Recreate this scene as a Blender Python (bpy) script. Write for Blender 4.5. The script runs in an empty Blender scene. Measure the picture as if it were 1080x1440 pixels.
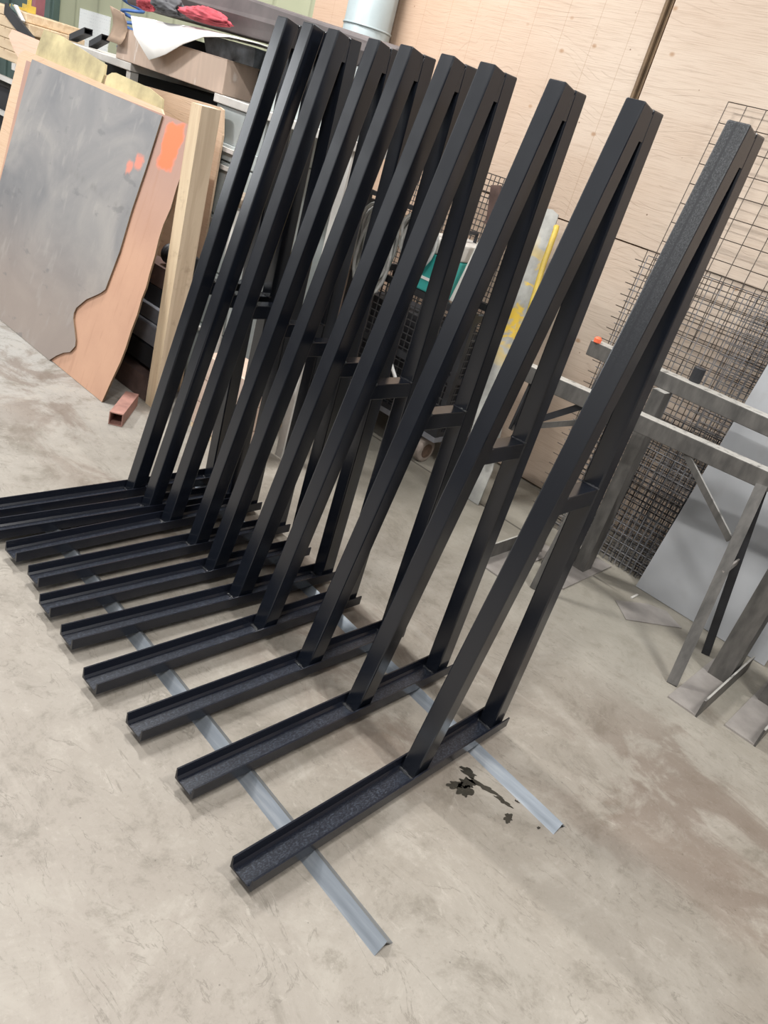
import bpy, math, random
from mathutils import Vector, Matrix, Euler
random.seed(7)
C = bpy.context.scene.collection
D = bpy.data
PI = math.pi

# ---------------------------------------------------------------- materials
class NT:
    def __init__(s, name):
        s.m = D.materials.new(name); s.m.use_nodes = True
        s.n = s.m.node_tree.nodes; s.l = s.m.node_tree.links
        s.b = s.n['Principled BSDF']
        s._tc = s.n.new('ShaderNodeTexCoord')
    def set(s, k, v):
        i = s.b.inputs[k]
        if hasattr(v, 'is_output'): s.l.new(v, i)
        else: i.default_value = (*v, 1) if isinstance(v, tuple) and len(v) == 3 else v
        return s
    def co(s, kind='Object'): return s._tc.outputs[kind]
    def inp(s, i, v):
        if hasattr(v, 'is_output'): s.l.new(v, i)
        elif isinstance(v, tuple) and len(v) == 3 and i.type == 'RGBA': i.default_value = (*v, 1)
        else: i.default_value = v
    def map(s, v=None, loc=(0,0,0), rot=(0,0,0), sc=(1,1,1)):
        x = s.n.new('ShaderNodeMapping'); s.inp(x.inputs[0], v or s.co())
        x.inputs[1].default_value = loc; x.inputs[2].default_value = rot; x.inputs[3].default_value = sc
        return x.outputs[0]
    def noise(s, v=None, scale=5, detail=4, rough=.55, dist=0, col=False):
        x = s.n.new('ShaderNodeTexNoise'); s.inp(x.inputs['Vector'], v or s.co())
        x.inputs['Scale'].default_value = scale; x.inputs['Detail'].default_value = detail
        x.inputs['Roughness'].default_value = rough; x.inputs['Distortion'].default_value = dist
        return x.outputs['Color' if col else 'Fac']
    def vor(s, v=None, scale=5, rnd=1, feat='F1'):
        x = s.n.new('ShaderNodeTexVoronoi'); s.inp(x.inputs['Vector'], v or s.co()); x.feature = feat
        x.inputs['Scale'].default_value = scale; x.inputs['Randomness'].default_value = rnd
        return x.outputs['Distance']
    def wave(s, v=None, scale=5, dist=3, det=2, dsc=1, axis='Z'):
        x = s.n.new('ShaderNodeTexWave'); s.inp(x.inputs['Vector'], v or s.co()); x.bands_direction = axis
        x.inputs['Scale'].default_value = scale; x.inputs['Distortion'].default_value = dist
        x.inputs['Detail'].default_value = det; x.inputs['Detail Scale'].default_value = dsc
        return x.outputs['Fac']
    def math(s, op, a, b=0, c=0, clamp=False):
        x = s.n.new('ShaderNodeMath'); x.operation = op; x.use_clamp = clamp
        s.inp(x.inputs[0], a); s.inp(x.inputs[1], b); s.inp(x.inputs[2], c)
        return x.outputs[0]
    def ramp(s, f, *stops):
        x = s.n.new('ShaderNodeValToRGB'); s.inp(x.inputs[0], f)
        e = x.color_ramp.elements
        while len(e) < len(stops): e.new(.5)
        for i, (p, c) in enumerate(stops):
            e[i].position = p; e[i].color = (*c, 1) if isinstance(c, tuple) else (c, c, c, 1)
        return x.outputs[0]
    def step(s, f, lo, hi):
        x = s.n.new('ShaderNodeMapRange'); x.interpolation_type = 'SMOOTHSTEP'
        s.inp(x.inputs[0], f); x.inputs[1].default_value = lo; x.inputs[2].default_value = hi
        return x.outputs[0]
    def mix(s, f, a, b, mode='MIX'):
        x = s.n.new('ShaderNodeMix'); x.data_type = 'RGBA'; x.blend_type = mode; x.clamp_factor = True
        s.inp(x.inputs[0], f); s.inp(x.inputs[6], a); s.inp(x.inputs[7], b)
        return x.outputs[2]
    def xyz(s, v=None):
        x = s.n.new('ShaderNodeSeparateXYZ'); s.inp(x.inputs[0], v or s.co())
        return x.outputs
    def box(s, ax, a0, a1, bx, b0, b1, soft=.02, dist=.05, dscale=12):
        """soft-edged, wobbly box mask over two coordinate sockets"""
        n = s.math('MULTIPLY', s.math('SUBTRACT', s.noise(scale=dscale, detail=4), .5), dist*2)
        def band(v, lo, hi):
            v = s.math('ADD', v, n)
            return s.math('MULTIPLY', s.step(v, lo-soft, lo+soft), s.math('SUBTRACT', 1, s.step(v, hi-soft, hi+soft)))
        return s.math('MULTIPLY', band(ax, a0, a1), band(bx, b0, b1))
    def bump(s, h, strength=.2, dist=.01):
        x = s.n.new('ShaderNodeBump'); s.inp(x.inputs['Height'], h)
        x.inputs['Strength'].default_value = strength; x.inputs['Distance'].default_value = dist
        s.l.new(x.outputs[0], s.b.inputs['Normal']); return s

def plain(name, col, rough=.6, metal=0, var=.12, scale=9, bump=.05, spec=None):
    t = NT(name)
    n = t.noise(scale=scale, detail=6, rough=.6)
    lo = tuple(max(0, c*(1-var*1.6)) for c in col); hi = tuple(min(1, c*(1+var)) for c in col)
    t.set('Base Color', t.ramp(n, (.3, lo), (.7, hi)))
    t.set('Roughness', t.math('ADD', t.math('MULTIPLY', n, .2), rough-.1)); t.set('Metallic', metal)
    if spec is not None: t.set('Specular IOR Level', spec)
    if bump: t.bump(t.noise(scale=scale*9, detail=3), bump, .004)
    return t.m

def m_black():
    t = NT('black_gloss_paint')
    n = t.noise(scale=6, detail=4)
    t.set('Base Color', t.ramp(n, (.3, (.005, .0065, .0105)), (.75, (.0075, .0095, .0145))))
    t.set('Roughness', t.math('ADD', .14, t.math('MULTIPLY', t.noise(scale=11, detail=3), .12)))
    t.set('Specular IOR Level', .66)
    return t.m
def m_black_dusty():
    t = NT('black_dusty_paint')
    x, y, z = t.xyz()
    n = t.noise(t.map(sc=(1, 1, .75)), scale=330, detail=6, rough=.8)
    seam = t.math('SUBTRACT', 1, t.step(t.math('ABSOLUTE', t.math('SUBTRACT', y, .045)), .001, .005))
    up = t.step(z, 1.2, 1.8)
    d = t.math('MULTIPLY', t.step(n, .40, .72), t.math('MULTIPLY', up, t.math('SUBTRACT', 1, t.math('MULTIPLY', seam, .85))))
    front = t.step(t.math('MULTIPLY', t.xyz(t.co('Normal'))[0], -1), .6, .9)
    d = t.math('MULTIPLY', d, front)
    t.set('Base Color', t.mix(d, (.0085, .010, .014), (.095, .10, .105)))
    t.set('Roughness', t.math('ADD', .22, t.math('MULTIPLY', t.math('MULTIPLY', up, front), .35)))
    t.set('Specular IOR Level', .66)
    return t.m
def m_channel():
    t = NT('black_mill_paint')
    n = t.noise(t.map(sc=(.55, 1, 1)), scale=260, detail=4, rough=.7)
    x, y, z = t.xyz()
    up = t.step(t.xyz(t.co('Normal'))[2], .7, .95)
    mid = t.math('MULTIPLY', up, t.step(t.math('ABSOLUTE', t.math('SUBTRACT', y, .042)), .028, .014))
    t.set('Base Color', t.mix(t.math('MULTIPLY', t.step(n, .42, .72), mid), (.0075, .009, .0145), (.05, .059, .078)))  # paler flecks along the middle of the web paint in its reflected highlight
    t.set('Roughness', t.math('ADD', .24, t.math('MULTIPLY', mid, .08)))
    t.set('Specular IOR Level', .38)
    x2 = t.n.new('ShaderNodeBump'); t.l.new(n, x2.inputs['Height']); t.l.new(t.math('MULTIPLY', up, .22), x2.inputs['Strength']); x2.inputs['Distance'].default_value = .0012
    t.l.new(x2.outputs[0], t.b.inputs['Normal'])
    return t.m
def m_floor():
    t = NT('concrete_floor')
    x, y, z = t.xyz()
    big = t.noise(scale=.8, detail=5, rough=.6, dist=.5)
    mid = t.noise(scale=3.1, detail=12, rough=.76, dist=.5)
    blot = t.noise(t.map(loc=(2, 7, 0)), scale=8, detail=12, rough=.78, dist=.3)
    fine = t.noise(scale=75, detail=5, rough=.75)
    base = t.ramp(big, (.3, (.335, .298, .25)), (.5, (.385, .35, .302)), (.7, (.43, .40, .352)))
    base = t.mix(t.step(y, 1.4, 4.2), base, (.50, .495, .475))
    base = t.mix(t.math('MULTIPLY', t.step(x, .45, -.5), .6), base, (.435, .39, .345))
    base = t.mix(t.math('MULTIPLY', t.step(mid, .50, .64), .6), base, (.50, .465, .41))
    base = t.mix(t.math('MULTIPLY', t.step(mid, .50, .34), .75), base, (.225, .20, .162))
    base = t.mix(t.math('MULTIPLY', t.step(blot, .54, .66), .45), base, (.52, .48, .425))
    base = t.mix(t.math('MULTIPLY', t.step(blot, .46, .34), .5), base, (.22, .195, .155))
    grit = t.noise(t.map(loc=(4, 3, 0), rot=(0, 0, .9), sc=(1, .6, 1)), scale=26, detail=10, rough=.8, dist=.6)
    base = t.mix(t.math('MULTIPLY', t.step(grit, .56, .66), .4), base, (.58, .54, .48))
    base = t.mix(t.math('MULTIPLY', t.step(grit, .44, .34), .35), base, (.19, .168, .135))
    # fine hair cracks and trowel marks
    sw = t.noise(t.map(rot=(0, 0, .75), sc=(1, .3, 1)), scale=7, detail=7, rough=.6, dist=1.2)
    hair = t.math('MULTIPLY', t.step(t.math('ABSOLUTE', t.math('SUBTRACT', sw, .5)), .012, 0), t.step(blot, .45, .55))
    base = t.mix(t.math('MULTIPLY', hair, .45), base, (.16, .14, .11))
    base = t.mix(t.math('MULTIPLY', t.step(sw, .57, .68), .3), base, (.54, .50, .445))
    # reddish brown stains in the right foreground, rear-post shadow painted along the rear bar
    rn = t.noise(t.map(loc=(3, 1, 0), rot=(0, 0, .5), sc=(1, .55, 1)), scale=2.6, detail=8, rough=.68, dist=.8)
    area = t.math('MAXIMUM', t.math('MULTIPLY', t.step(x, .75, 1.25), t.step(y, .1, -.45)),
                  t.math('MULTIPLY', t.step(t.math('ABSOLUTE', t.math('SUBTRACT', x, .92)), .55, .15), t.step(y, -.2, .2)))
    base = t.mix(t.math('MULTIPLY', t.math('MULTIPLY', t.step(rn, .47, .58), area), .62), base, (.20, .145, .112))
    base = t.mix(t.math('MULTIPLY', t.step(x, 1.4, 2.4), .5), base, (.40, .385, .325))
    sp = t.vor(t.map(loc=(.3, .2, 0)), scale=15)
    base = t.mix(t.math('MULTIPLY', t.step(sp, .05, .02), .6), base, (.11, .095, .075))
    base = t.mix(t.math('MULTIPLY', t.step(fine, .56, .75), .35), base, (.19, .17, .14))
    base = t.mix(t.math('MULTIPLY', t.step(fine, .44, .3), .25), base, (.55, .51, .46))
    for xx, yy0 in ((2.505, .2),):
        j = t.math('MULTIPLY', t.step(t.math('ABSOLUTE', t.math('SUBTRACT', x, xx)), .011, .004), t.step(y, yy0, yy0+.3))
        base = t.mix(t.math('MULTIPLY', j, .8), base, (.08, .07, .06))
    base = t.mix(1.0, base, (.655, .65, .64), 'MULTIPLY')
    t.set('Base Color', base)
    t.set('Roughness', t.math('ADD', .45, t.math('MULTIPLY', mid, .35)))
    t.bump(t.math('ADD', fine, t.math('MULTIPLY', mid, 1.4)), .15, .004)
    return t.m
def m_ply(name='plywood_sheathing', lines=True, dark=(.34, .245, .18), lo=(.485, .375, .29), hi=(.565, .47, .385)):
    t = NT(name)
    x, y, z = t.xyz()
    warp = t.noise(t.map(sc=(1, .5, 1.1)), scale=1.1, detail=3, dist=.6)
    gv = t.math('ADD', t.math('MULTIPLY', z, 26), t.math('MULTIPLY', warp, 22))
    g = t.math('FRACT', gv)
    gl = t.math('MULTIPLY', t.step(g, .18, .02), t.step(t.noise(t.map(sc=(1, .7, 6)), scale=5, detail=5), .46, .64))
    blot = t.noise(t.map(sc=(1, .5, 1)), scale=1.5, detail=5)
    base = t.ramp(blot, (.33, lo), (.66, hi))
    fib = t.noise(t.map(sc=(1, 2, 60)), scale=3, detail=5)
    base = t.mix(t.math('MULTIPLY', t.step(fib, .45, .7), .36), base, dark)
    base = t.mix(t.math('MULTIPLY', gl, .14), base, dark)
    k = t.vor(t.map(sc=(1, 1.0, 1.4)), scale=4.2)
    base = t.mix(t.math('MULTIPLY', t.step(k, .095, .03), .8), base, (.33, .19, .10))
    k2 = t.vor(t.map(loc=(0, .37, .21), sc=(1, 1.2, 1.2)), scale=7.3)
    base = t.mix(t.math('MULTIPLY', t.step(k2, .05, .022), .9), base, (.14, .08, .05))
    if lines:
        fy = t.math('FRACT', t.math('DIVIDE', t.math('ADD', y, 20.07), .203))
        ln = t.math('MULTIPLY', t.step(fy, .028, .012), t.step(z, 1.47, 1.5))
        ln = t.math('MULTIPLY', ln, t.step(y, 1.5, 1.52))
        base = t.mix(t.math('MULTIPLY', ln, .38), base, (.28, .18, .11))
    # warmer tone towards the left end
    base = t.mix(t.math('MULTIPLY', t.math('MULTIPLY', t.step(y, 1.6, 3.4), .42), 1), base, (.56, .32, .19))
    t.set('Base Color', base); t.set('Roughness', .7)
    t.bump(t.math('ADD', fib, t.math('MULTIPLY', gl, -.8)), .25, .004)
    return t.m
def m_wood(name, lo, hi, dark, axis=2, sc=22, rough=.7):
    t = NT(name)
    s3 = [sc, sc, sc]; s3[axis] = 1.1
    g = t.noise(t.map(sc=tuple(s3)), scale=1.2, detail=6, rough=.6, dist=.8)
    b = t.noise(scale=3, detail=3)
    base = t.mix(t.step(g, .35, .65), lo, hi)
    base = t.mix(t.math('MULTIPLY', t.step(t.noise(scale=7, detail=6, rough=.7), .56, .7), .45), base, dark)
    k = t.vor(t.map(sc=(1, 1, .8)), scale=6)
    base = t.mix(t.math('MULTIPLY', t.step(k, .1, .04), .7), base, dark)
    t.set('Base Color', base); t.set('Roughness', rough); t.bump(g, .2, .003)
    return t.m
def m_grey_sheet():
    t = NT('weathered_grey_board')
    x, y, z = t.xyz()
    b = t.noise(scale=1.9, detail=6, dist=.8)
    base = t.ramp(b, (.3, (.145, .147, .155)), (.5, (.205, .20, .20)), (.7, (.29, .275, .26)))
    base = t.mix(t.math('MULTIPLY', t.step(z, .8, .1), .65), base, (.30, .235, .195))
    st = t.noise(t.map(sc=(1, 1, .35)), scale=14, detail=5)
    base = t.mix(t.math('MULTIPLY', t.step(st, .56, .72), .3), base, (.36, .34, .315))
    dk = t.noise(t.map(loc=(5, 2, 1), rot=(.5, 0, 0), sc=(1, 1, 2.2)), scale=6, detail=6)
    base = t.mix(t.math('MULTIPLY', t.step(dk, .62, .70), .5), base, (.12, .12, .125))
    d1 = t.math('ABSOLUTE', t.math('SUBTRACT', z, t.math('ADD', .93, t.math('MULTIPLY', t.math('SUBTRACT', y, 3.1), .08))))
    base = t.mix(t.math('MULTIPLY', t.math('MULTIPLY', t.math('MULTIPLY', t.step(d1, .03, .0), t.step(st, .45, .6)), t.step(y, 3.75, 3.6)), .5), base, (.15, .145, .14))
    om = t.math('MAXIMUM', t.box(y, 3.03, 3.10, z, 1.14, 1.2, .012, .03, 20), t.box(y, 3.11, 3.15, z, 1.09, 1.16, .012, .03, 20))
    base = t.mix(t.math('MULTIPLY', om, .65), base, (.75, .20, .11))
    t.set('Base Color', base); t.set('Roughness', .55); t.bump(t.noise(scale=45, detail=5), .12, .004)
    return t.m
def m_orange_board():
    t = NT('orange_brown_hardboard')
    x, y, z = t.xyz()
    b = t.noise(scale=2.4, detail=6)
    base = t.ramp(b, (.3, (.43, .245, .165)), (.68, (.53, .315, .21)))
    base = t.mix(t.step(z, .6, 1.4), base, (.35, .215, .175))
    base = t.mix(t.math('MULTIPLY', t.step(t.noise(t.map(sc=(1, 9, 1)), scale=4, detail=6), .53, .7), .35), base, (.36, .19, .12))
    base = t.mix(t.box(y, 2.79, 2.93, z, 1.19, 1.40, .015, .07, 9), base, (.88, .175, .07))
    t.set('Base Color', base); t.set('Roughness', .62); t.bump(t.noise(scale=70, detail=4), .1, .003)
    return t.m
def m_rail():
    t = NT('bare_angle_steel')
    n = t.noise(t.map(sc=(14, .8, 14)), scale=3, detail=6)
    base = t.ramp(n, (.3, (.21, .235, .265)), (.55, (.29, .32, .355)), (.75, (.42, .44, .47)))
    t.set('Base Color', base); t.set('Metallic', .75); t.set('Roughness', .42)
    t.bump(n, .1, .002)
    return t.m
def m_galv():
    t = NT('pale_galvanised_sheet')
    b = t.noise(t.map(sc=(1, 1, .7)), scale=2.2, detail=4, dist=.5)
    base = t.ramp(b, (.3, (.345, .355, .37)), (.7, (.43, .44, .455)))
    base = t.mix(t.math('MULTIPLY', t.step(t.noise(scale=9, detail=6), .55, .75), .3), base, (.30, .29, .285))
    t.set('Base Color', base); t.set('Metallic', .25); t.set('Roughness', .42)
    return t.m
def m_worn_steel():
    t = NT('worn_bare_steel')
    n = t.noise(t.map(sc=(3, 3, 1)), scale=9, detail=6)
    up = t.step(t.xyz(t.co('Normal'))[2], .6, .95)
    base = t.ramp(n, (.3, (.075, .072, .068)), (.7, (.15, .142, .132)))
    base = t.mix(t.math('MULTIPLY', up, t.step(n, .25, .5)), base, (.46, .45, .42))
    t.set('Base Color', base); t.set('Metallic', .3); t.set('Roughness', .5); t.bump(n, .1, .003)
    return t.m
def m_yellow_plate():
    t = NT('grey_plate_yellow_overspray')
    n = t.noise(scale=7, detail=6, dist=1)
    x, y, z = t.xyz()
    base = t.ramp(t.noise(scale=16, detail=5), (.3, (.24, .24, .225)), (.7, (.37, .365, .34)))
    base = t.mix(t.math('MULTIPLY', t.step(n, .5, .58), t.step(t.math('ABSOLUTE', t.math('SUBTRACT', z, 1.0)), .42, .1)), base, (.60, .40, .04))
    t.set('Base Color', base); t.set('Roughness', .55)
    return t.m
def m_card(name='brown_cardboard', c=(.50, .385, .31)):
    t = NT(name)
    f = t.noise(t.map(sc=(1, 1, .15)), scale=30, detail=5)
    base = t.mix(t.math('MULTIPLY', t.step(f, .4, .7), .4), c, tuple(v*1.25 for v in c))
    w = t.noise(t.map(sc=(1, 3, .6)), scale=7, detail=5)
    base = t.mix(t.math('MULTIPLY', t.step(w, .62, .7), .5), base, (.78, .74, .70))
    t.set('Base Color', base); t.set('Roughness', .75); t.bump(f, .15, .003)
    return t.m
def m_cladding():
    t = NT('olive_ribbed_cladding')
    x, y, z = t.xyz()
    f = t.math('FRACT', t.math('MULTIPLY', y, 2.4))
    rib = t.math('MULTIPLY', t.step(f, 0, .06), t.math('SUBTRACT', 1, t.step(f, .1, .16)))
    b = t.noise(scale=1.3, detail=4)
    base = t.ramp(b, (.3, (.36, .375, .25)), (.7, (.43, .44, .305)))
    base = t.mix(t.math('MULTIPLY', rib, .3), base, (.23, .245, .15))
    t.set('Base Color', base); t.set('Roughness', .6); t.bump(rib, .4, .02)
    return t.m
def m_paper():
    t = NT('faded_paper_notice')
    x, y, z = t.xyz()
    r = t.math('FRACT', t.math('MULTIPLY', z, 38))
    ln = t.math('MULTIPLY', t.step(r, .35, .25), t.step(t.noise(t.map(sc=(1, 30, 6)), scale=2, detail=4), .5, .6))
    t.set('Base Color', t.mix(t.math('MULTIPLY', ln, .3), (.80, .82, .81), (.35, .37, .4))); t.set('Roughness', .8)
    return t.m

M = dict(
 black=m_black(), dusty=m_black_dusty(), chan=m_channel(), floor=m_floor(), ply=m_ply(),
 weld=plain('glossy_black_weld', (.02, .021, .025), .16, 0, .2, 200, .5),
 grey_sheet=m_grey_sheet(), orange=m_orange_board(), rail=m_rail(), galv=m_galv(), worn=m_worn_steel(),
 yplate=m_yellow_plate(), card=m_card(), cladding=m_cladding(), paper=m_paper(),
 ply2=m_ply('pale_plywood', False, (.42, .29, .17), (.56, .43, .30), (.66, .53, .39)),
 ply_pink=m_ply('pinkish_plywood', False, (.45, .28, .2), (.60, .45, .37), (.70, .57, .48)),
 yfibre=plain('yellowed_fibreboard', (.47, .40, .225), .8, 0, .25, 5, .2),
 timber=m_wood('pale_timber', (.66, .50, .33), (.76, .61, .42), (.34, .23, .13)),
 timber_face=m_wood('dirty_timber_face', (.47, .365, .26), (.57, .455, .33), (.22, .15, .09)),
 lumber=m_wood('stacked_lumber', (.52, .38, .24), (.64, .50, .34), (.30, .19, .11), 1),
 rust=plain('rust_primed_steel', (.36, .19, .155), .6, .1, .2, 14, .1),
 darkrust=plain('dark_rusty_steel', (.13, .085, .075), .55, .2, .3, 9, .1),
 steelblue=plain('blue_grey_steel', (.23, .235, .26), .45, .3, .25, 7, .05),
 dark=plain('charcoal_metal', (.022, .023, .027), .5, .1, .3, 8, .05),
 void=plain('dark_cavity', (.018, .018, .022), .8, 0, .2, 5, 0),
 tan_edge=plain('dark_batten', (.16, .105, .06), .8, 0, .25, 9, .1),
 cabinet=plain('pale_green_grey_enamel', (.42, .46, .46), .45, 0, .1, 4, .02),
 shelf=plain('off_white_shelf', (.55, .53, .50), .55, 0, .12, 7, .05),
 taupe=plain('taupe_rubber_mat', (.085, .07, .07), .65, 0, .25, 4, .1),
 white=plain('white_sheet', (.90, .89, .87), .6, 0, .04, 3, .0),
 red=plain('red_fabric', (.42, .055, .075), .85, 0, .35, 7, .3),
 charcoal=plain('charcoal_fabric', (.085, .085, .092), .9, 0, .3, 8, .3),
 wire=plain('bare_mesh_wire', (.13, .11, .095), .5, .5, .25, 20, 0),
 wire2=plain('grey_mesh_wire', (.27, .27, .28), .45, .55, .3, 20, 0),
 bwire=plain('dark_basket_wire', (.055, .055, .058), .5, .3, .2, 20, 0),
 cable=plain('grey_cable', (.40, .40, .385), .5, 0, .15, 30, 0),
 teal=plain('teal_enamel', (.045, .40, .37), .4, 0, .1, 5, 0),
 blue=plain('blue_hose', (.07, .16, .42), .45, 0, .15, 20, 0),
 yellow=plain('yellow_paint', (.50, .36, .06), .5, 0, .18, 9, .05),
 wheel=plain('worn_caster_tread', (.30, .25, .215), .7, 0, .2, 18, .1),
 hub=plain('rusty_hub', (.14, .09, .065), .6, .3, .3, 18, .1),
 duct=plain('pale_blue_duct', (.35, .41, .425), .45, .15, .1, 3, .02),
 dgreen=plain('dark_green_steel', (.10, .15, .135), .5, 0, .15, 4, 0),
 pinkpost=plain('dusty_red_steel', (.36, .13, .155), .5, 0, .15, 4, 0),
 plate=plain('dull_floor_plate', (.33, .305, .285), .5, .35, .18, 6, .05),
 spill=plain('wet_black_paint', (.03, .028, .022), .25, 0, .3, 20, .1),
 glove=plain('tan_leather', (.37, .30, .235), .85, 0, .2, 12, .2),
 orange_dot=plain('orange_plastic', (.85, .16, .07), .5, 0, .05, 9, 0),
)

# ---------------------------------------------------------------- mesh helpers
class MB:
    def __init__(s): s.v = []; s.f = []; s.mi = []
    def add(s, vs, fs, mi=0):
        o = len(s.v); s.v += [tuple(p) for p in vs]; s.f += [tuple(i+o for i in f) for f in fs]; s.mi += [mi]*len(fs)
        return s
    def box(s, x0, x1, y0, y1, z0, z1, mi=0, mat=None):
        vs = [Vector(p) for p in ((x0,y0,z0),(x1,y0,z0),(x1,y1,z0),(x0,y1,z0),(x0,y0,z1),(x1,y0,z1),(x1,y1,z1),(x0,y1,z1))]
        if mat: vs = [mat @ p for p in vs]
        return s.add(vs, [(3,2,1,0),(4,5,6,7),(0,1,5,4),(1,2,6,5),(2,3,7,6),(3,0,4,7)], mi)
    def prism(s, poly, vec, mi=0):
        """extrude polygon (3-D points, in order) by vec"""
        n = len(poly); p = [Vector(q) for q in poly]; v = Vector(vec)
        nrm = sum(((p[i]-p[0]).cross(p[(i+1) % n]-p[0]) for i in range(1, n-1)), Vector())
        if nrm.dot(v) > 0: p = p[::-1]
        q = [a+v for a in p]
        return s.add(p+q, [tuple(range(n)), tuple(range(2*n-1, n-1, -1))]+[(i+n, (i+1) % n+n, (i+1) % n, i)[::1] for i in range(n)], mi)
    def bar(s, a, b, w, h, mi=0, up=(0,0,1)):
        """rectangular bar from a to b, w across, h along up"""
        a = Vector(a); b = Vector(b); d = (b-a).normalized(); u = Vector(up)
        if abs(d.dot(u)) > .97: u = Vector((1,0,0))
        r = d.cross(u).normalized(); u = r.cross(d).normalized()
        q = [r*i*w/2+u*j*h/2 for i, j in ((-1,-1),(1,-1),(1,1),(-1,1))]
        return s.prism([a+k for k in q], b-a, mi)
    def tube(s, pts, r, n=8, mi=0, cap=True):
        pts = [Vector(p) for p in pts]; rings = []
        t = (pts[1]-pts[0]).normalized()
        u = t.orthogonal().normalized()
        for i, p in enumerate(pts):
            if i: t = (pts[min(i+1, len(pts)-1)]-pts[i-1]).normalized()
            u = (u-t*u.dot(t)).normalized(); w = t.cross(u)
            rr = r[i] if isinstance(r, (list, tuple)) else r
            rings.append([p+(u*math.cos(2*PI*k/n)+w*math.sin(2*PI*k/n))*rr for k in range(n)])
        vs = [q for g in rings for q in g]
        fs = [(i*n+k, i*n+(k+1) % n, (i+1)*n+(k+1) % n, (i+1)*n+k) for i in range(len(pts)-1) for k in range(n)]
        if cap: fs += [tuple(range(n-1, -1, -1)), tuple((len(pts)-1)*n+k for k in range(n))]
        return s.add(vs, fs, mi)
    def lathe(s, prof, n, mat, mi=0):
        """profile [(r, h)] about local z, placed by mat"""
        vs = [mat @ Vector((r*math.cos(2*PI*k/n), r*math.sin(2*PI*k/n), h)) for r, h in prof for k in range(n)]
        fs = [(i*n+k, i*n+(k+1) % n, (i+1)*n+(k+1) % n, (i+1)*n+k) for i in range(len(prof)-1) for k in range(n)]
        fs += [tuple(range(n-1, -1, -1)), tuple((len(prof)-1)*n+k for k in range(n))]
        return s.add(vs, fs, mi)
    def grid(s, fn, nu, nv, th=0, mi=0):
        vs = [fn(i/nu, j/nv) for i in range(nu+1) for j in range(nv+1)]
        fs = [(i*(nv+1)+j, (i+1)*(nv+1)+j, (i+1)*(nv+1)+j+1, i*(nv+1)+j+1) for i in range(nu) for j in range(nv)]
        return s.add(vs, fs, mi)
    def build(s, name, mats, parent=None, org=None, smooth=False, bevel=0, sub=0, solid=0):
        me = D.meshes.new(name)
        o = Vector(org) if org is not None else Vector()
        me.from_pydata([tuple(Vector(p)-o) for p in s.v], [], s.f)
        for m in (mats if isinstance(mats, (list, tuple)) else [mats]): me.materials.append(m)
        for p, k in zip(me.polygons, s.mi): p.material_index = k; p.use_smooth = smooth
        me.validate(); me.update()
        ob = D.objects.new(name, me); C.objects.link(ob); ob.location = o
        if parent: ob.parent = parent; ob.location = o if parent.get('_abs') is None else o-Vector(parent.location)
        if solid: m = ob.modifiers.new('solid', 'SOLIDIFY'); m.thickness = solid
        if bevel: m = ob.modifiers.new('bevel', 'BEVEL'); m.width = bevel; m.segments = 2; m.limit_method = 'ANGLE'; m.angle_limit = .6
        if sub: m = ob.modifiers.new('sub', 'SUBSURF'); m.levels = sub; m.render_levels = sub
        return ob

def tag(o, label, cat=None, group=None, kind=None):
    o['label'] = label
    if cat: o['category'] = cat
    if group: o['group'] = group
    if kind: o['kind'] = kind
    return o
def struct(o): o['kind'] = 'structure'; return o
def thing(name, label, cat, loc=(0,0,0), rotz=0, group=None):
    o = D.objects.new(name, None); C.objects.link(o); o.empty_display_size = .1
    o.location = loc; o.rotation_euler = (0, 0, rotz)
    return tag(o, label, cat, group)
def sub(o, root):
    """parent a world-space mesh under an unrotated Empty"""
    o.parent = root; o.location = Vector(o.location)-Vector(root.location); return o
def copy_tree(o, parent=None):
    c = o.copy(); C.objects.link(c); c.parent = parent
    for ch in [k for k in D.objects if k.parent == o]: copy_tree(ch, c)
    return c

# ---------------------------------------------------------------- setting
b = MB(); b.box(-7, 3.6, -6, 11, -.1, 0)
struct(b.build('floor', M['floor']))
WX = 3.115
b = MB()
b.box(WX+.016, 3.35, -6, 4.08, 0, 3.4, 1)
b.box(WX, WX+.016, -6, 1.478, 1.474, 3.4)          # upper right sheet
b.box(WX, WX+.016, 1.53, 4.08, 1.474, 3.4)         # upper left sheet
b.box(WX, WX+.016, -6, 1.45, .012, 1.466)
b.box(WX, WX+.016, 1.455, 4.08, .012, 1.466)
struct(b.build('wall_back', [M['ply'], M['tan_edge']]))
b = MB()
b.box(WX+.005, WX+.03, 1.487, 1.503, 1.47, 3.4); b.box(WX-.012, WX+.03, 1.507, 1.522, 1.47, 3.4)
struct(b.build('trim_1', M['tan_edge']))
b = MB(); b.box(3.2, 3.35, 4.08, 11, 0, 3.6)
struct(b.build('wall_left', M['cladding']))
b = MB(); b.box(3.14, 3.2, 7.86, 9.6, 0, 3.4)
for k in range(4): b.box(3.12, 3.14, 7.9+k*.45, 7.93+k*.45, 0, 3.4)
struct(b.build('door_1', M['dgreen']))

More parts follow.
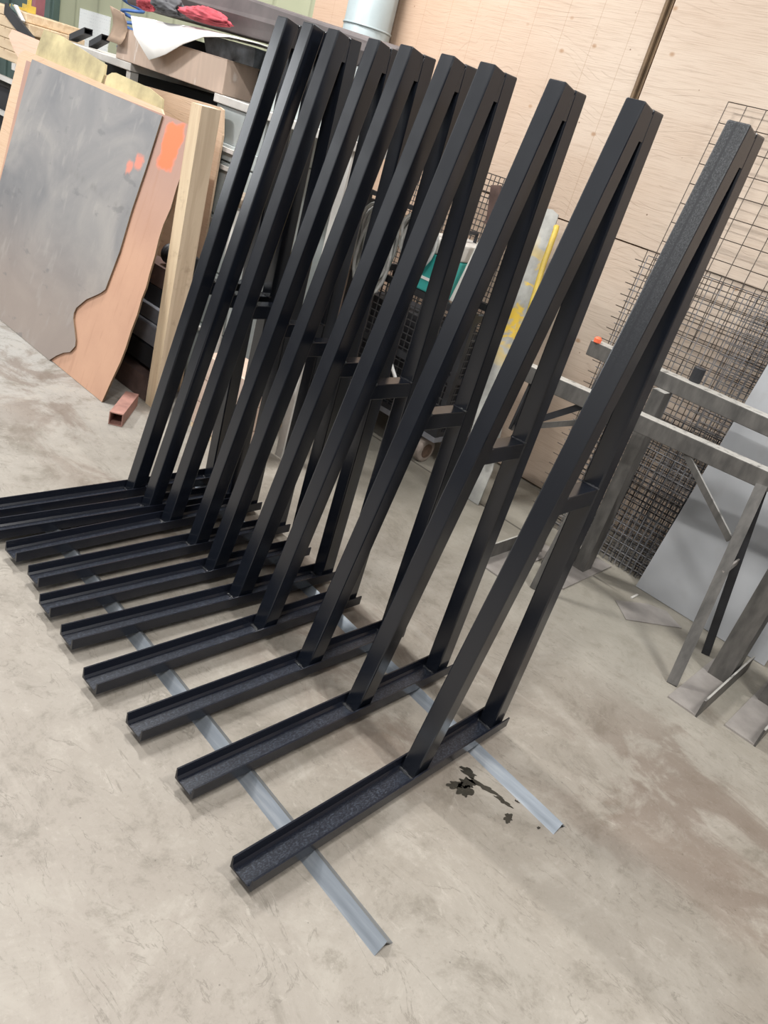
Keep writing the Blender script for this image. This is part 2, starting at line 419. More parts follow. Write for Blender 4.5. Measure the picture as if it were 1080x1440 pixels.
# ---------------------------------------------------------------- black rack frames
W, HF, XF, XR, WD, XT, HT, HR, ZB, ZR, TT, L = .0842, .0376, .6208, 1.0265, .0597, .9685, 1.9139, 1.9053, .9623, .0304, .0135, 1.1
FT = .0055
ang = math.atan2(XT-XF, HT-ZR-FT)
off = WD/math.cos(ang)
def fx(z): return XF+(XT-XF)*(z-ZR-FT)/(HT-ZR-FT)
FR = [(0,0,0),(.294,.035,-.85),(.532,.026,-1.25),(.759,.011,-.73),(.950,.041,-2.69),(1.128,.054,-1.99),(1.302,.092,-.98),(1.484,.090,.88),(1.618,.075,-1.36),(1.762,.085,-.19)]
def make_frame(label):
    r = thing('welded_rack_frame', label, 'rack frame', (L/2, 0, 0), 0, 'row of black welded rack frames')
    def P(b, name, mat, **k):
        o = b.build(name, mat, org=(L/2, 0, 0), **k); o.parent = r; o.location = (0,0,0); return o
    z0, z1 = ZR, ZR+HF
    prof = [(0,z0),(W,z0),(W,z1),(W-FT*.85,z1),(W-FT*1.45,z0+FT*2.2),(W-FT*2.6,z0+FT),(FT*2.6,z0+FT),(FT*1.45,z0+FT*2.2),(FT*.85,z1),(0,z1)]
    b = MB()
    n = len(prof); xs = (0, L)
    vs = [(x, y, z) for x in xs for y, z in prof]
    fs = [(i, (i+1) % n, (i+1) % n+n, i+n) for i in range(n)]
    cap = [(0,1,5,6),(1,2,3,4,5),(0,6,7,8,9)]
    fs = [f[::-1] for f in fs]
    fs += [c for c in cap] + [tuple(i+n for i in c)[::-1] for c in cap]
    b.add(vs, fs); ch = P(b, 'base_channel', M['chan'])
    zb = z0+FT
    ca, sa = math.cos(ang), math.sin(ang)
    b = MB(); b.prism([(XF, TT, zb), (XF+off, TT, zb), (XT+WD*ca, TT, HT-WD*sa), (XT, TT, HT)], (0, W-2*TT, 0))
    fp = P(b, 'front_post', M['black'], bevel=.0045)
    b = MB(); b.prism([(XR, TT, zb), (XR+WD, TT, zb), (XR+WD, TT, HR), (XR, TT, HR)], (0, W-2*TT, 0))
    P(b, 'rear_post', M['black'], bevel=.0045)
    b = MB(); bx = lambda z: fx(z)+off
    b.prism([(bx(ZB-.052)-.002, TT+.002, ZB-.052), (XR+.001, TT+.002, ZB-.052), (XR+.001, TT+.002, ZB), (bx(ZB)-.002, TT+.002, ZB)], (0, W-2*TT-.004, 0))
    P(b, 'crossbar', M['black'], bevel=.002)
    # weld beads: lumpy little tubes along each joint
    def bead(p, q, rr=.0045, k=12):
        rnd = random.Random(int(sum(p)*1000)); p = Vector(p); q = Vector(q)
        pts = [p.lerp(q, i/k)+Vector((rnd.uniform(-1,1), rnd.uniform(-1,1), rnd.uniform(-1,1)))*.0012 for i in range(k+1)]
        b = MB(); b.tube(pts, [rr*rnd.uniform(.7, 1.3) for _ in pts], 6)
        return P(b, 'weld_bead', M['weld'], smooth=True)
    bead((XF-.002, FT*1.8, zb), (XF-.002, W-FT*1.8, zb), .0055)
    bead((XR-.002, FT*1.8, zb), (XR-.002, W-FT*1.8, zb), .0055)
    bead((XR-.001, TT, ZB), (XR-.001, W-TT, ZB))
    bead((bx(ZB)+.001, TT, ZB), (bx(ZB)+.001, W-TT, ZB))
    b = MB(); zt = HR-.078
    b.prism([(fx(zt)+off-.004, TT+.001, zt), (XR+.003, TT+.001, zt), (XR+.003, TT+.001, HR-.012), (fx(HR-.012)+off-.004, TT+.001, HR-.012)], (0, W-2*TT-.002, 0))
    P(b, 'top_weld', M['black'])
    return r
ORD = ['nearest of the row, its front post dusty', 'second nearest in the row', 'third nearest in the row', 'fourth nearest in the row', 'fifth from the near end of the row',
       'sixth from the near end, fifth from the far end', 'fourth from the far end of the row', 'third from the far end of the row', 'second farthest in the row', 'farthest of the row, last before the leaning boards']
proto = make_frame('')
for i, (y, dx, yw) in enumerate(FR):
    o = proto if i == 0 else copy_tree(proto)
    a = math.radians(yw)
    o.location = (L/2+dx, y, 0); o.rotation_euler = (0, 0, a)
    o['label'] = 'black painted welded steel rack frame, '+ORD[i]
# nearest frame: its front post keeps the dusty face
for c in [k for k in D.objects if k.parent == proto and k.name.startswith('front_post')]:
    c.data = c.data.copy(); c.data.materials[0] = M['dusty']
    me = c.data
    for v in me.vertices: pass

# bearing angle bars, ridge up
def angle_bar(p, q, label):
    p = Vector(p); q = Vector(q); d = (q-p).normalized(); r = Vector((d.y, -d.x, 0))
    h, w, t = ZR, .031, .0045
    sec = [(-w,0),(-w+t*1.4,0),(0,h-t*1.3),(w-t*1.4,0),(w,0),(0,h)]
    b = MB(); n = 6
    vs = [e+r*s+Vector((0,0,1))*z for e in (p, q) for s, z in sec]
    fs = [(i, (i+1) % n, (i+1) % n+n, i+n)[::-1] for i in range(n)]
    fs += [(0,1,2,5),(2,3,4,5)]+[tuple(i+n for i in f)[::-1] for f in ((0,1,2,5),(2,3,4,5))]
    b.add(vs, fs)
    return tag(b.build('angle_bar', M['rail'], org=(p.x, p.y, 0)), label, 'steel bar', 'bare angle bars under the frames')
angle_bar((.19, -.288, 0), (.327, 1.835, 0), 'bare steel angle bar on the floor under the front ends of the black frames')
angle_bar((.912, -.354, 0), (1.095, 1.95, 0), 'bare steel angle bar on the floor under the rear posts of the black frames')

# black paint spatter beside the rear bar
def blob(cx, cy, rx, ry, rot, seed, n=30):
    r = random.Random(seed); pts = []
    for k in range(n):
        a = 2*PI*k/n; q = .9+.22*math.sin(2*a+seed)+.16*math.sin(5*a+seed*2)+.1*math.sin(9*a+seed)+r.uniform(-.06, .06)
        x, y = rx*q*math.cos(a), ry*q*math.sin(a)
        pts.append((cx+x*math.cos(rot)-y*math.sin(rot), cy+x*math.sin(rot)+y*math.cos(rot), .0008))
    return pts
b = MB()
SP = [(.838,-.045,.016,.035,.4,1),(.80,-.073,.022,.028,0,2),(.757,-.055,.016,.030,.9,3),(.768,-.087,.034,.024,.3,4),(.835,-.112,.014,.05,.35,5),(.845,-.185,.010,.03,.3,6),(.805,-.232,.020,.016,0,7),(.86,-.31,.006,.006,0,8),(.93,-.27,.005,.005,0,9),(.885,-.21,.005,.008,0,10)]
for cx, cy, rx, ry, rot, sd in SP:
    p = blob(cx, cy, rx, ry, rot, sd); b.add(p, [tuple(range(len(p)))])
tag(b.build('paint_spatter', M['spill'], org=(.8, -.1, 0)), 'dark wet paint spatter on concrete beside the rear angle bar', 'paint stain', kind='stuff')

# ---------------------------------------------------------------- boards leaning on the left
SL = math.tan(math.radians(12))
def leaning(name, mat, pts, x0, th, label, cat, org=None, slope=SL, group=None, edge=None):
    """flat sheet with outline (y, z) on the plane x = x0 + slope*z"""
    poly = [(x0+slope*z, y, z) for y, z in pts]
    nv = Vector((1, 0, -slope)).normalized()*th
    b = MB(); n = len(poly)
    P0 = [Vector(p) for p in poly]; P1 = [p+nv for p in P0]
    fs = [tuple(range(n)), tuple(range(2*n-1, n-1, -1))]
    sides = [(i, (i+1) % n, (i+1) % n+n, i+n)[::-1] for i in range(n)]
    nrm = sum(((P0[i]-P0[0]).cross(P0[i+1]-P0[0]) for i in range(1, n-1)), Vector())
    if nrm.dot(nv) > 0: fs = [f[::-1] for f in fs]; sides = [f[::-1] for f in sides]
    b.add(P0+P1, fs, 0); b.add(P0+P1, sides, 1)
    o = b.build(name, [mat, edge or mat], org=(0, 0, 0))
    return tag(o, label, cat, group)
def lowest(pts, lift):  # helper: nudges outline up so the sheet rests on the floor
    m = min(z for y, z in pts); return [(y, z-m+lift) for y, z in pts]
leaning('grey_board', M['grey_sheet'], lowest([(4.427,1.433),(2.993,1.41),(2.99,1.155),(2.998,.942),(2.99,.731),(3.009,.524),(3.04,.494),(3.074,.47),(3.15,.42),(3.219,.347),(3.225,.315),(3.215,.288),(3.18,.25),(3.157,.226),(3.13,.195),(3.119,.165),(3.15,.12),(3.21,.092),(3.27,.05),(3.323,.002),(4.30,.002),(4.42,.5)], .002),
        1.085, .007, 'large weathered grey board with a broken wavy corner, foremost of the leaning sheets', 'board', edge=M['tan_edge'])
leaning('orange_hardboard', M['orange'], lowest([(4.514,1.414),(2.767,1.418),(2.74,1.33),(2.71,1.227),(2.714,1.13),(2.707,1.036),(2.722,.95),(2.72,.878),(2.708,.80),(2.704,.71),(2.695,.64),(2.701,.583),(2.694,.50),(2.701,.413),(2.698,.32),(2.704,.243),(2.725,.13),(2.74,.038),(2.746,.002),(4.40,.002)], .002),
        1.096, .010, 'orange brown hardboard with orange paint patch, leaning behind the grey board', 'board', edge=M['tan_edge'])
leaning('plywood_sheet', M['ply2'], [(4.66,1.43),(4.60,1.462),(3.06,1.436),(2.98,1.38),(2.98,.004),(4.6,.004)],
        1.112, .012, 'pale plywood sheet, only its top and left edges showing behind the orange board', 'board')
leaning('yellow_fibreboard', M['yfibre'], [(4.50,1.50),(4.49,1.56),(4.478,1.602),(4.25,1.60),(3.95,1.565),(3.716,1.539),(3.699,1.487),(3.71,1.40),(3.72,.004),(4.48,.004)],
        1.132, .012, 'yellowed fibreboard with a torn pointed top corner, left one of the two', 'board', group='yellowed fibreboards')
leaning('yellow_fibreboard', M['yfibre'], [(3.669,1.488),(3.63,1.51),(3.589,1.517),(3.45,1.512),(3.25,1.505),(3.11,1.48),(3.085,1.43),(3.10,1.3),(3.10,.004),(3.66,.004)],
        1.132, .012, 'yellowed fibreboard with rounded right corner, behind the top right of the grey board', 'board', group='yellowed fibreboards')
leaning('plywood_offcut', M['ply2'], [(4.02,1.452),(4.0,1.475),(2.86,1.522),(2.83,1.515),(2.80,1.40),(2.80,.004),(4.0,.004)],
        1.606, .012, 'pale plywood sheet standing against the cabinet behind the upright timber', 'board', slope=.005)
leaning('pale_plank', M['ply_pink'], [(4.93,1.50),(4.90,1.545),(4.47,1.535),(4.46,1.40),(4.48,.004),(4.66,.004),(4.66,1.38),(4.80,1.43)],
        1.145, .014, 'whitish pink plank with angled top left of the yellowed board', 'board')
# heavy timber upright
b = MB()
def tprism(y0, y1, mi):
    pass
x0, x1, y0, y1, h = 1.33, 1.435, 2.62, 2.705, 1.478
lean = Vector((-.005, -.03, 0))
vs = [Vector(p) for p in ((x0,y0,0),(x1,y0,0),(x1,y1,0),(x0,y1,0))]
top = [p+lean+Vector((0,0,h+(.045 if p.x > x0 else 0))) for p in vs]
b.add(vs+top, [(3,2,1,0)], 1); b.add(vs+top, [(4,5,6,7)], 0); b.add(vs+top, [(0,1,5,4)], 1); b.add(vs+top, [(1,2,6,5),(2,3,7,6)], 1); b.add(vs+top, [(3,0,4,7)], 0)
tag(b.build('timber_post', [M['timber'], M['timber_face']], org=(1.4, 2.67, 0), bevel=.003), 'thick pale timber standing upright at the right end of the leaning boards', 'timber')

# square copper-red tube on the floor
def hollow_bar(b, a, c, w, h, t):
    a = Vector(a); c = Vector(c); d = (c-a).normalized(); u = Vector((0,0,1)); r = d.cross(u).normalized()
    def ring(o, w, h): return [o+r*i*w/2+u*(j*h/2) for i, j in ((-1,-1),(1,-1),(1,1),(-1,1))]
    vs = ring(a, w, h)+ring(c, w, h)+ring(a, w-2*t, h-2*t)+ring(c, w-2*t, h-2*t)
    fs = []
    for i in range(4):
        j = (i+1) % 4
        fs += [(i, j, 4+j, 4+i), (8+i, 12+i, 12+j, 8+j), (i, 8+i, 8+j, j), (4+i, 4+j, 12+j, 12+i)]
    return b.add(vs, fs)
b = MB(); hollow_bar(b, (1.022, 2.475, .034), (1.24, 2.70, .034), .068, .068, .005)
tag(b.build('square_tube', M['rust'], org=(1.13, 2.6, 0)), 'short rust red square steel tube lying on the floor', 'steel tube')
# steel stock lying along the wall side behind the boards (sections seen between board and timber)
STK = [(1.42,.065,.16,.13,'darkrust','dark rusty steel box section lying lowest behind the orange board'),
       (1.455,.215,.13,.11,'dark','charcoal steel section lying on the lowest rusty one behind the orange board'),
       (1.475,.33,.15,.10,'steelblue','blue grey steel section, third up behind the orange board'),
       (1.50,.425,.12,.075,'steelblue','narrow blue grey steel section under the black one behind the orange board'),
       (1.52,.515,.10,.10,'void','black steel section high in the steel pile behind the orange board'),
       (1.53,.625,.12,.11,'darkrust','brown steel section at the top of the pile behind the orange board')]
for x, z, w, h, m, lab in STK:
    b = MB(); hollow_bar(b, (x, 2.73, z), (x, 4.2, z), w, h, .008)
    tag(b.build('steel_section', M[m], org=(x, 3.4, z-h/2)), lab, 'steel section', 'steel sections piled behind the leaning boards')
b = MB(); mt = Matrix.Translation((1.54, 2.76, .745)) @ Matrix.Rotation(-PI/2, 4, 'X')
b.lathe([(.03,0),(.045,0),(.047,.0)] + [(.05+.006*math.sin(k*1.57), .01+k*.006) for k in range(40)]+[(.03,.26)], 20, mt)
tag(b.build('ribbed_roller', M['dark'], org=(1.54, 2.9, .69), smooth=True), 'black ribbed roller on top of the steel pile behind the boards', 'roller')

# ---------------------------------------------------------------- shelf cabinet behind the boards
cab = thing('steel_cabinet', 'pale grey green steel cabinet with drawers and an open top shelf behind the boards', 'cabinet', (2.0, 3.1, 0))
def cpart(b, name, mat, parent=cab, **k):
    o = b.build(name, mat, org=cab.location, **k); o.parent = parent; o.location = (0,0,0); return o
CX, CY0, CY1 = 1.66, 1.93, 4.64
b = MB(); b.box(CX+.02, 2.3, 2.55, CY1, .06, 1.36); cpart(b, 'carcass', M['cabinet'], bevel=.004)
b = MB(); b.box(CX+.01, 2.3, 2.55, 2.965, 1.365, 1.532); cpart(b, 'upper_panel', M['cabinet'], bevel=.004)
b = MB(); b.box(CX-.01, 2.32, CY0-.02, 2.975, 1.535, 1.575); cpart(b, 'top_shelf', M['shelf'], bevel=.004)
b = MB(); b.box(CX-.01, 2.32, 3.79, CY1, 1.535, 1.575); cpart(b, 'top_shelf', M['shelf'], bevel=.004)
for xx in (CX+.02, 2.24):
    b = MB(); b.box(xx, xx+.05, 1.94, 1.99, 0, 1.534); cpart(b, 'shelf_post', M['shelf'])
b = MB(); b.box(CX+.3, 2.3, 2.98, CY1, 1.365, 1.532); cpart(b, 'shelf_shade_block', M['void'])  # near-black block standing in for the shade inside the open shelf
b = MB(); b.box(CX, CX+.05, 3.8, 3.845, 1.365, 1.533); cpart(b, 'shelf_upright', M['shelf'])
b = MB(); b.box(CX, CX+.05, CY1-.045, CY1, 1.365, 1.533); cpart(b, 'shelf_upright', M['shelf'])
for k, (za, zb_) in enumerate(((1.29, 1.365), (1.02, 1.28), (.74, 1.01), (.44, .73), (.1, .43))):
    for j in range(3):
        ya = 2.56+j*.545
        b = MB(); b.box(CX, CX+.02, ya, ya+.53, za, zb_); d = cpart(b, 'drawer', M['cabinet'], bevel=.003)
        b = MB(); b.box(CX-.02, CX, ya+.17, ya+.36, zb_-.035, zb_-.015)
        h_ = cpart(b, 'handle', M['shelf'], d)
# items on the cabinet's top shelf
def carton(x0, x1, y0, y1, z0, z1, label, mat, name='cardboard_box', tape=True):
    r = thing(name, label, 'box', ((x0+x1)/2, (y0+y1)/2, z0))
    def P(b, n, m, **k):
        o = b.build(n, m, org=r.location, **k); o.parent = r; o.location = (0,0,0)
    b = MB(); b.box(x0, x1, y0, y1, z0, z1); P(b, 'body', mat, bevel=.004)
    b = MB(); b.box(x0-.001, x1+.001, y0-.001, y0+.02, z1-.002, z1+.004); b.box(x0, x0+.03, y0, y1, z1, z1+.004); P(b, 'flap', mat)
    return r
carton(1.65, 1.85, 2.91, 3.96, 1.576, 1.732, 'long whitish brown cardboard box on the cabinet shelf under the white sheet', M['card'])
carton(1.9, 2.25, 2.72, 4.0, 1.576, 1.78, 'dark case standing behind the long cardboard box', M['void'], 'dark_case')
carton(1.7, 2.2, 1.96, 2.66, 1.576, 1.854, 'pale grey case at the right end of the cabinet shelf', M['cabinet'], 'grey_case')
# black tray on the long box
b = MB()
def tray(b, x0, x1, y0, y1, z0, z1, fl=.02, t=.004):
    b.box(x0+fl, x1-fl, y0+fl, y1-fl, z0, z0+t)
    lo = [(x0+fl,y0+fl),(x1-fl,y0+fl),(x1-fl,y1-fl),(x0+fl,y1-fl)]; hi = [(x0,y0),(x1,y0),(x1,y1),(x0,y1)]
    for i in range(4):
        j = (i+1) % 4
        a, c, e, f = Vector((*lo[i], z0)), Vector((*lo[j], z0)), Vector((*hi[j], z1)), Vector((*hi[i], z1))
        nv = (c-a).cross(f-a).normalized()*-t
        b.prism([a, c, e, f], nv)
tray(b, 1.66, 1.88, 2.72, 3.16, 1.737, 1.818)
b.tube([(1.66,2.72,1.815),(1.66,3.16,1.815)], .004, 6); b.tube([(1.66,2.72,1.815),(1.88,2.72,1.815)], .004, 6)
tag(b.build('black_tray', plain('scuffed_black_plastic', (.035, .038, .043), .35, 0, .8, 14, .1), org=(1.77, 2.94, 1.737)), 'scuffed black plastic tray standing on the long cardboard box', 'tray')
# white sheet with a drooping corner
SH = [[(1.95,3.95,1.80),(1.67,3.88,1.80),(1.60,3.70,1.715),(1.585,3.50,1.622)],
      [(1.95,3.72,1.815),(1.67,3.70,1.812),(1.61,3.58,1.73),(1.588,3.44,1.642)],
      [(1.95,3.5,1.827),(1.68,3.52,1.815),(1.62,3.46,1.755),(1.59,3.36,1.672)],
      [(1.95,3.3,1.837),(1.69,3.3,1.833),(1.635,3.30,1.80),(1.60,3.23,1.742)],
      [(1.95,3.1,1.838),(1.70,3.1,1.838),(1.65,3.1,1.832),(1.62,3.09,1.800)],
      [(1.95,2.9,1.838),(1.70,2.9,1.838),(1.66,2.9,1.838),(1.63,2.9,1.830)],
      [(1.95,2.70,1.838),(1.70,2.70,1.838),(1.66,2.70,1.838),(1.63,2.70,1.836)]]
b = MB(); nu, nv = len(SH), 4
b.add([p for r in SH for p in r], [(i*nv+j, (i+1)*nv+j, (i+1)*nv+j+1, i*nv+j+1) for i in range(nu-1) for j in range(nv-1)])
ws = b.build('white_sheet', M['white'], org=(1.78, 3.3, 1.83), smooth=True, solid=.004)
tag(ws, 'white card sheet draped over the long cardboard box with a corner drooping', 'sheet')
b = MB(); b.grid(lambda u, v: (1.60+.03*math.sin(PI*v)+.01*u, 3.99-.14*u, 1.65+.17*v*(1-.1*u)), 4, 4)
tag(b.build('kraft_paper', plain('kraft_paper', (.36, .26, .19), .8), org=(1.63, 3.9, 1.65), smooth=True, solid=.003), 'crumpled brown paper scrap hanging at the left end of the long box', 'paper')
# thick mat lying along the top
b = MB()
b.add([(1.76,1.90,1.862),(1.98,1.90,1.862),(1.98,4.1,1.862),(1.76,4.1,1.862),(1.75,1.90,1.965),(1.97,1.90,1.985),(1.97,4.1,2.09),(1.75,4.1,2.09),(1.735,1.90,1.92),(1.73,4.1,1.96)],
      [(3,2,1,0),(4,5,6,7),(0,1,5,4,8),(1,2,6,5),(2,3,9,7,6),(3,0,8,9),(9,8,4,7)])
tag(b.build('folded_mat', M['taupe'], org=(1.86, 3.0, 1.862), bevel=.012), 'dark taupe folded mat lying along the top of the cabinet pile', 'mat')
from mathutils import noise as mn
def cloth(name, mat, c, r, label, seed):
    b = MB(); n, m_ = 56, 30; vs = []
    so = Vector((seed*3.1, seed*1.7, 0))
    for i in range(m_+1):
        th = PI*i/m_
        for k in range(n):
            a = 2*PI*k/n
            d = Vector((math.sin(th)*math.cos(a), math.sin(th)*math.sin(a), math.cos(th)))
            w = 1+.30*mn.noise(d*1.5+so)+.18*(1-2*abs(mn.noise(d*3.1+so*2)))-.16+.06*(1-2*abs(mn.noise(d*7+so)))
            zz = d.z*w if d.z > 0 else d.z*.55
            vs.append((c[0]+r[0]*w*d.x, c[1]+r[1]*w*d.y, c[2]+r[2]*zz))
    fs = [(i*n+k, (i+1)*n+k, (i+1)*n+(k+1) % n, i*n+(k+1) % n) for i in range(m_) for k in range(n)]
    b.add(vs, fs)
    return tag(b.build(name, mat, org=(c[0], c[1], c[2]-r[2]), smooth=True), label, 'clothing')
cloth('work_jacket', M['red'], (1.655, 3.15, 1.885), (.055, .21, .045), 'crumpled red work jacket on the white sheet before the folded mat', 3)
cloth('charcoal_sweater', M['charcoal'], (1.65, 3.49, 1.885), (.06, .115, .06), 'crumpled charcoal sweater on the white sheet left of the red jacket', 5)
cloth('red_cloth', M['red'], (1.66, 3.72, 1.88), (.05, .07, .065), 'folded red cloth at the left end of the white sheet', 8)
# gloves and pipe clutter hanging at the cabinet end
cloth('leather_glove', M['glove'], (1.60, 2.56, 1.14), (.05, .07, .05), 'tan leather glove hanging on the cabinet front right of the timber', 11)
b = MB(); b.tube([(1.60,2.55,1.10),(1.59,2.54,.8),(1.585,2.53,.4),(1.585,2.53,.0)], .03, 10)
tag(b.build('pale_pipe', M['shelf'], org=(1.59, 2.53, 0), smooth=True), 'pale pipe standing upright right of the thick timber', 'pipe')

# ---------------------------------------------------------------- far left: lumber stack, post, notice, hose
for k, (y0, y1, z0, z1) in enumerate(((5.05,6.6,1.60,1.655),(5.0,6.7,1.535,1.598),(5.08,6.6,1.47,1.533),(5.02,6.7,1.405,1.468),(5.1,6.6,1.34,1.403))):
    b = MB(); b.box(1.62, 2.0, y0, y1, z0, z1)
    tag(b.build('lumber_plank', M['lumber'], org=(1.8, 5.8, z0), bevel=.006), 'tan lumber plank in the stack at the far left, '+['topmost', 'second from the top', 'third from the top', 'second from the bottom', 'lowest'][k]+' one', 'plank', 'stacked lumber planks')
b = MB()
for yy in (5.15, 6.4):
    for xx in (1.66, 1.96): b.bar((xx, yy, 0), (xx, yy, 1.34), .05, .05)
    b.bar((1.6, yy, 1.32), (2.0, yy, 1.32), .05, .04)
for zz in (1.0, 1.22): b.bar((1.64, 5.0, zz), (1.64, 6.6, zz), .03, .03)
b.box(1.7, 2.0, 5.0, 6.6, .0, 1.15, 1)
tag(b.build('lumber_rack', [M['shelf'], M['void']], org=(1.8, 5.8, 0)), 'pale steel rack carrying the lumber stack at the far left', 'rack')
b = MB(); b.bar((1.61, 5.33, 1.64), (1.53, 4.72, 1.50), .015, .07)
tag(b.build('angle_iron', M['dark'], org=(1.55, 5.0, 1.5)), 'dark flat bar slanting across the front of the lumber stack', 'steel bar')
b = MB(); b.bar((1.605, 5.24, 1.655), (1.605, 5.06, 1.56), .012, .06); b.bar((1.60, 5.16, 1.675), (1.60, 5.04, 1.60), .024, .012, 1)
tag(b.build('painted_angle', [M['dgreen'], M['shelf']], org=(1.66, 5.0, 1.5)), 'green and white angle piece right of the dark flat bar', 'steel bar')
b = MB(); b.box(1.69, 1.75, 5.2, 5.27, 1.657, 1.70); b.bar((1.72, 5.235, 1.70), (1.72, 5.235, 1.74), .02, .02); b.box(1.60, 1.69, 5.2, 5.25, 1.66, 1.675)
tag(b.build('bar_clamp', M['yellow'], org=(1.7, 5.23, 1.657)), 'yellow clamp on the lumber stack', 'clamp')
b = MB(); b.bar((2.5, 6.9, 0), (2.5, 6.72, 2.9), .06, .08); b.box(2.4, 2.6, 6.8, 7.0, 0, .015)
tag(b.build('red_post', M['pinkpost'], org=(2.5, 6.85, 0)), 'dusty red steel post in front of the dark green panel', 'post')
b = MB(); b.box(3.188, 3.199, 6.88, 7.44, 1.47, 1.80)
tag(b.build('paper_notice', M['paper'], org=(3.19, 7.1, 1.5)), 'faded white paper notice on the olive green wall', 'notice')
for k, (ya, za, yb, zb_, lab) in enumerate(((4.61, 1.597, 4.43, 1.66, 'black square tube jutting up beyond the fibreboard, left one of a pair'), (4.36, 1.597, 4.22, 1.655, 'black square tube jutting up beyond the fibreboard, right one of a pair'))):
    b = MB(); hollow_bar(b, (1.72, ya, za), (1.72, yb, zb_), .055, .034, .004)
    tag(b.build('black_square_tube', M['dark'], org=(1.72, (ya+yb)/2, za)), lab, 'steel tube', 'black tube pair')
b = MB(); N = 150
b.tube([(2.55+.07*math.cos(2*PI*7*i/N), 5.40+.09*math.sin(2*PI*7*i/N), 1.50+.55*i/N) for i in range(N+1)], .012, 6)
b.tube([(2.55, 5.40, 1.50), (2.5, 5.5, 1.0), (2.5, 5.5, 0.01)], .012, 6); b.tube([(2.62, 5.4, 2.05), (2.7, 5.4, 3.3), (2.9, 5.4, 3.35)], .012, 6)
tag(b.build('coiled_hose', M['blue'], org=(2.55, 5.4, 0), smooth=True), 'blue coiled air hose hanging before the olive green wall', 'hose')

# duct pipe on the wall
b = MB(); b.lathe([(.15, 0), (.15, 3.4)], 28, Matrix.Translation((2.955, 3.36, 0)))
dct = b.build('duct_pipe', M['duct'], org=(2.955, 3.36, 0), smooth=True)
tag(dct, 'pale blue grey round duct running up the plywood wall', 'duct')
for zz in (2.14, 1.2):
    b = MB(); b.lathe([(.152, zz-.006), (.156, zz-.004), (.156, zz+.004), (.152, zz+.006)], 28, Matrix.Translation((2.955, 3.36, 0)))
    o = b.build('seam_ring', M['duct'], org=(2.955, 3.36, 0), smooth=True); o.parent = dct; o.location = (0,0,0)

# ---------------------------------------------------------------- wire mesh sheets on the wall
def mesh_sheet(name, y0, y1, h, dy, dz, r, x0, slope, mat, label, stub=0, z0=.004, skew=0):
    b = MB(); ln = math.sqrt(1+slope*slope)
    P = lambda y, z, d=0: Vector((x0+slope*z-d, y+skew*(z-h), z))
    ny = int(round((y1-y0)/dy)); nz = int(round((h-z0)/dz))
    def wire(a, c):
        d = (c-a).normalized(); u = d.orthogonal().normalized(); w = d.cross(u)
        q = [(u*math.cos(t)+w*math.sin(t))*r for t in (0, 2.094, 4.189)]
        b.add([a+k for k in q]+[c+k for k in q], [(0,1,4,3),(1,2,5,4),(2,0,3,5)])
    for i in range(ny+1): wire(P(y1-i*dy, z0, r*1.6), P(y1-i*dy, h, r*1.6))
    for j in range(nz+1): wire(P(y0, h-j*dz), P(y1+(stub if 0 < j else 0), h-j*dz))
    return tag(b.build(name, mat, org=(x0, (y0+y1)/2, 0)), label, 'wire mesh', 'wire mesh sheets leaning on the plywood wall')
mesh_sheet('wire_mesh_sheet', -.9, 1.005, 2.197, .094, .094, .0026, 2.806, .127, M['wire'], 'tall wire mesh sheet with wide square openings leaning on the plywood wall')
mesh_sheet('wire_mesh_sheet', -.55, 1.049, 1.478, .058, .0595, .0027, 2.795, .127, M['wire'], 'mid height wire mesh sheet whose wire ends stick out at the left', .048, skew=.045)
mesh_sheet('wire_mesh_sheet', -.62, 1.03, 1.455, .059, .0595, .0028, 2.784, .128, M['wire2'], 'mid height grey wire mesh sheet lying against the one with long wire ends', .03, skew=.045)
mesh_sheet('wire_mesh_sheet', -1.2, .47, 1.44, .029, .057, .0026, 2.772, .126, M['wire2'], 'fine wire mesh sheet with narrow upright openings, beside the pale metal sheet')
mesh_sheet('wire_mesh_sheet', -1.1, .40, 1.37, .05, .028, .0026, 2.762, .124, M['wire2'], 'wire mesh sheet with closely spaced level wires, behind the pale metal sheet')
mesh_sheet('wire_mesh_sheet', -1.0, .93, .80, .047, .031, .0032, 2.751, .124, M['bwire'], 'low dark wire mesh sheet standing at the foot of the taller ones')
mesh_sheet('wire_mesh_sheet', -1.0, .90, .62, .033, .045, .003, 2.740, .124, M['wire2'], 'lowest grey wire mesh sheet, foremost at the foot of the stack')
# pale metal sheet
leaning('metal_sheet', M['galv'], [(.262,.003),(.25,.5),(.236,1.191),(.22,2.2),(-.44,2.2),(-.42,.003)], 2.66, .004, 'large pale grey metal sheet leaning on the wire mesh and wall', 'metal sheet', slope=.172)

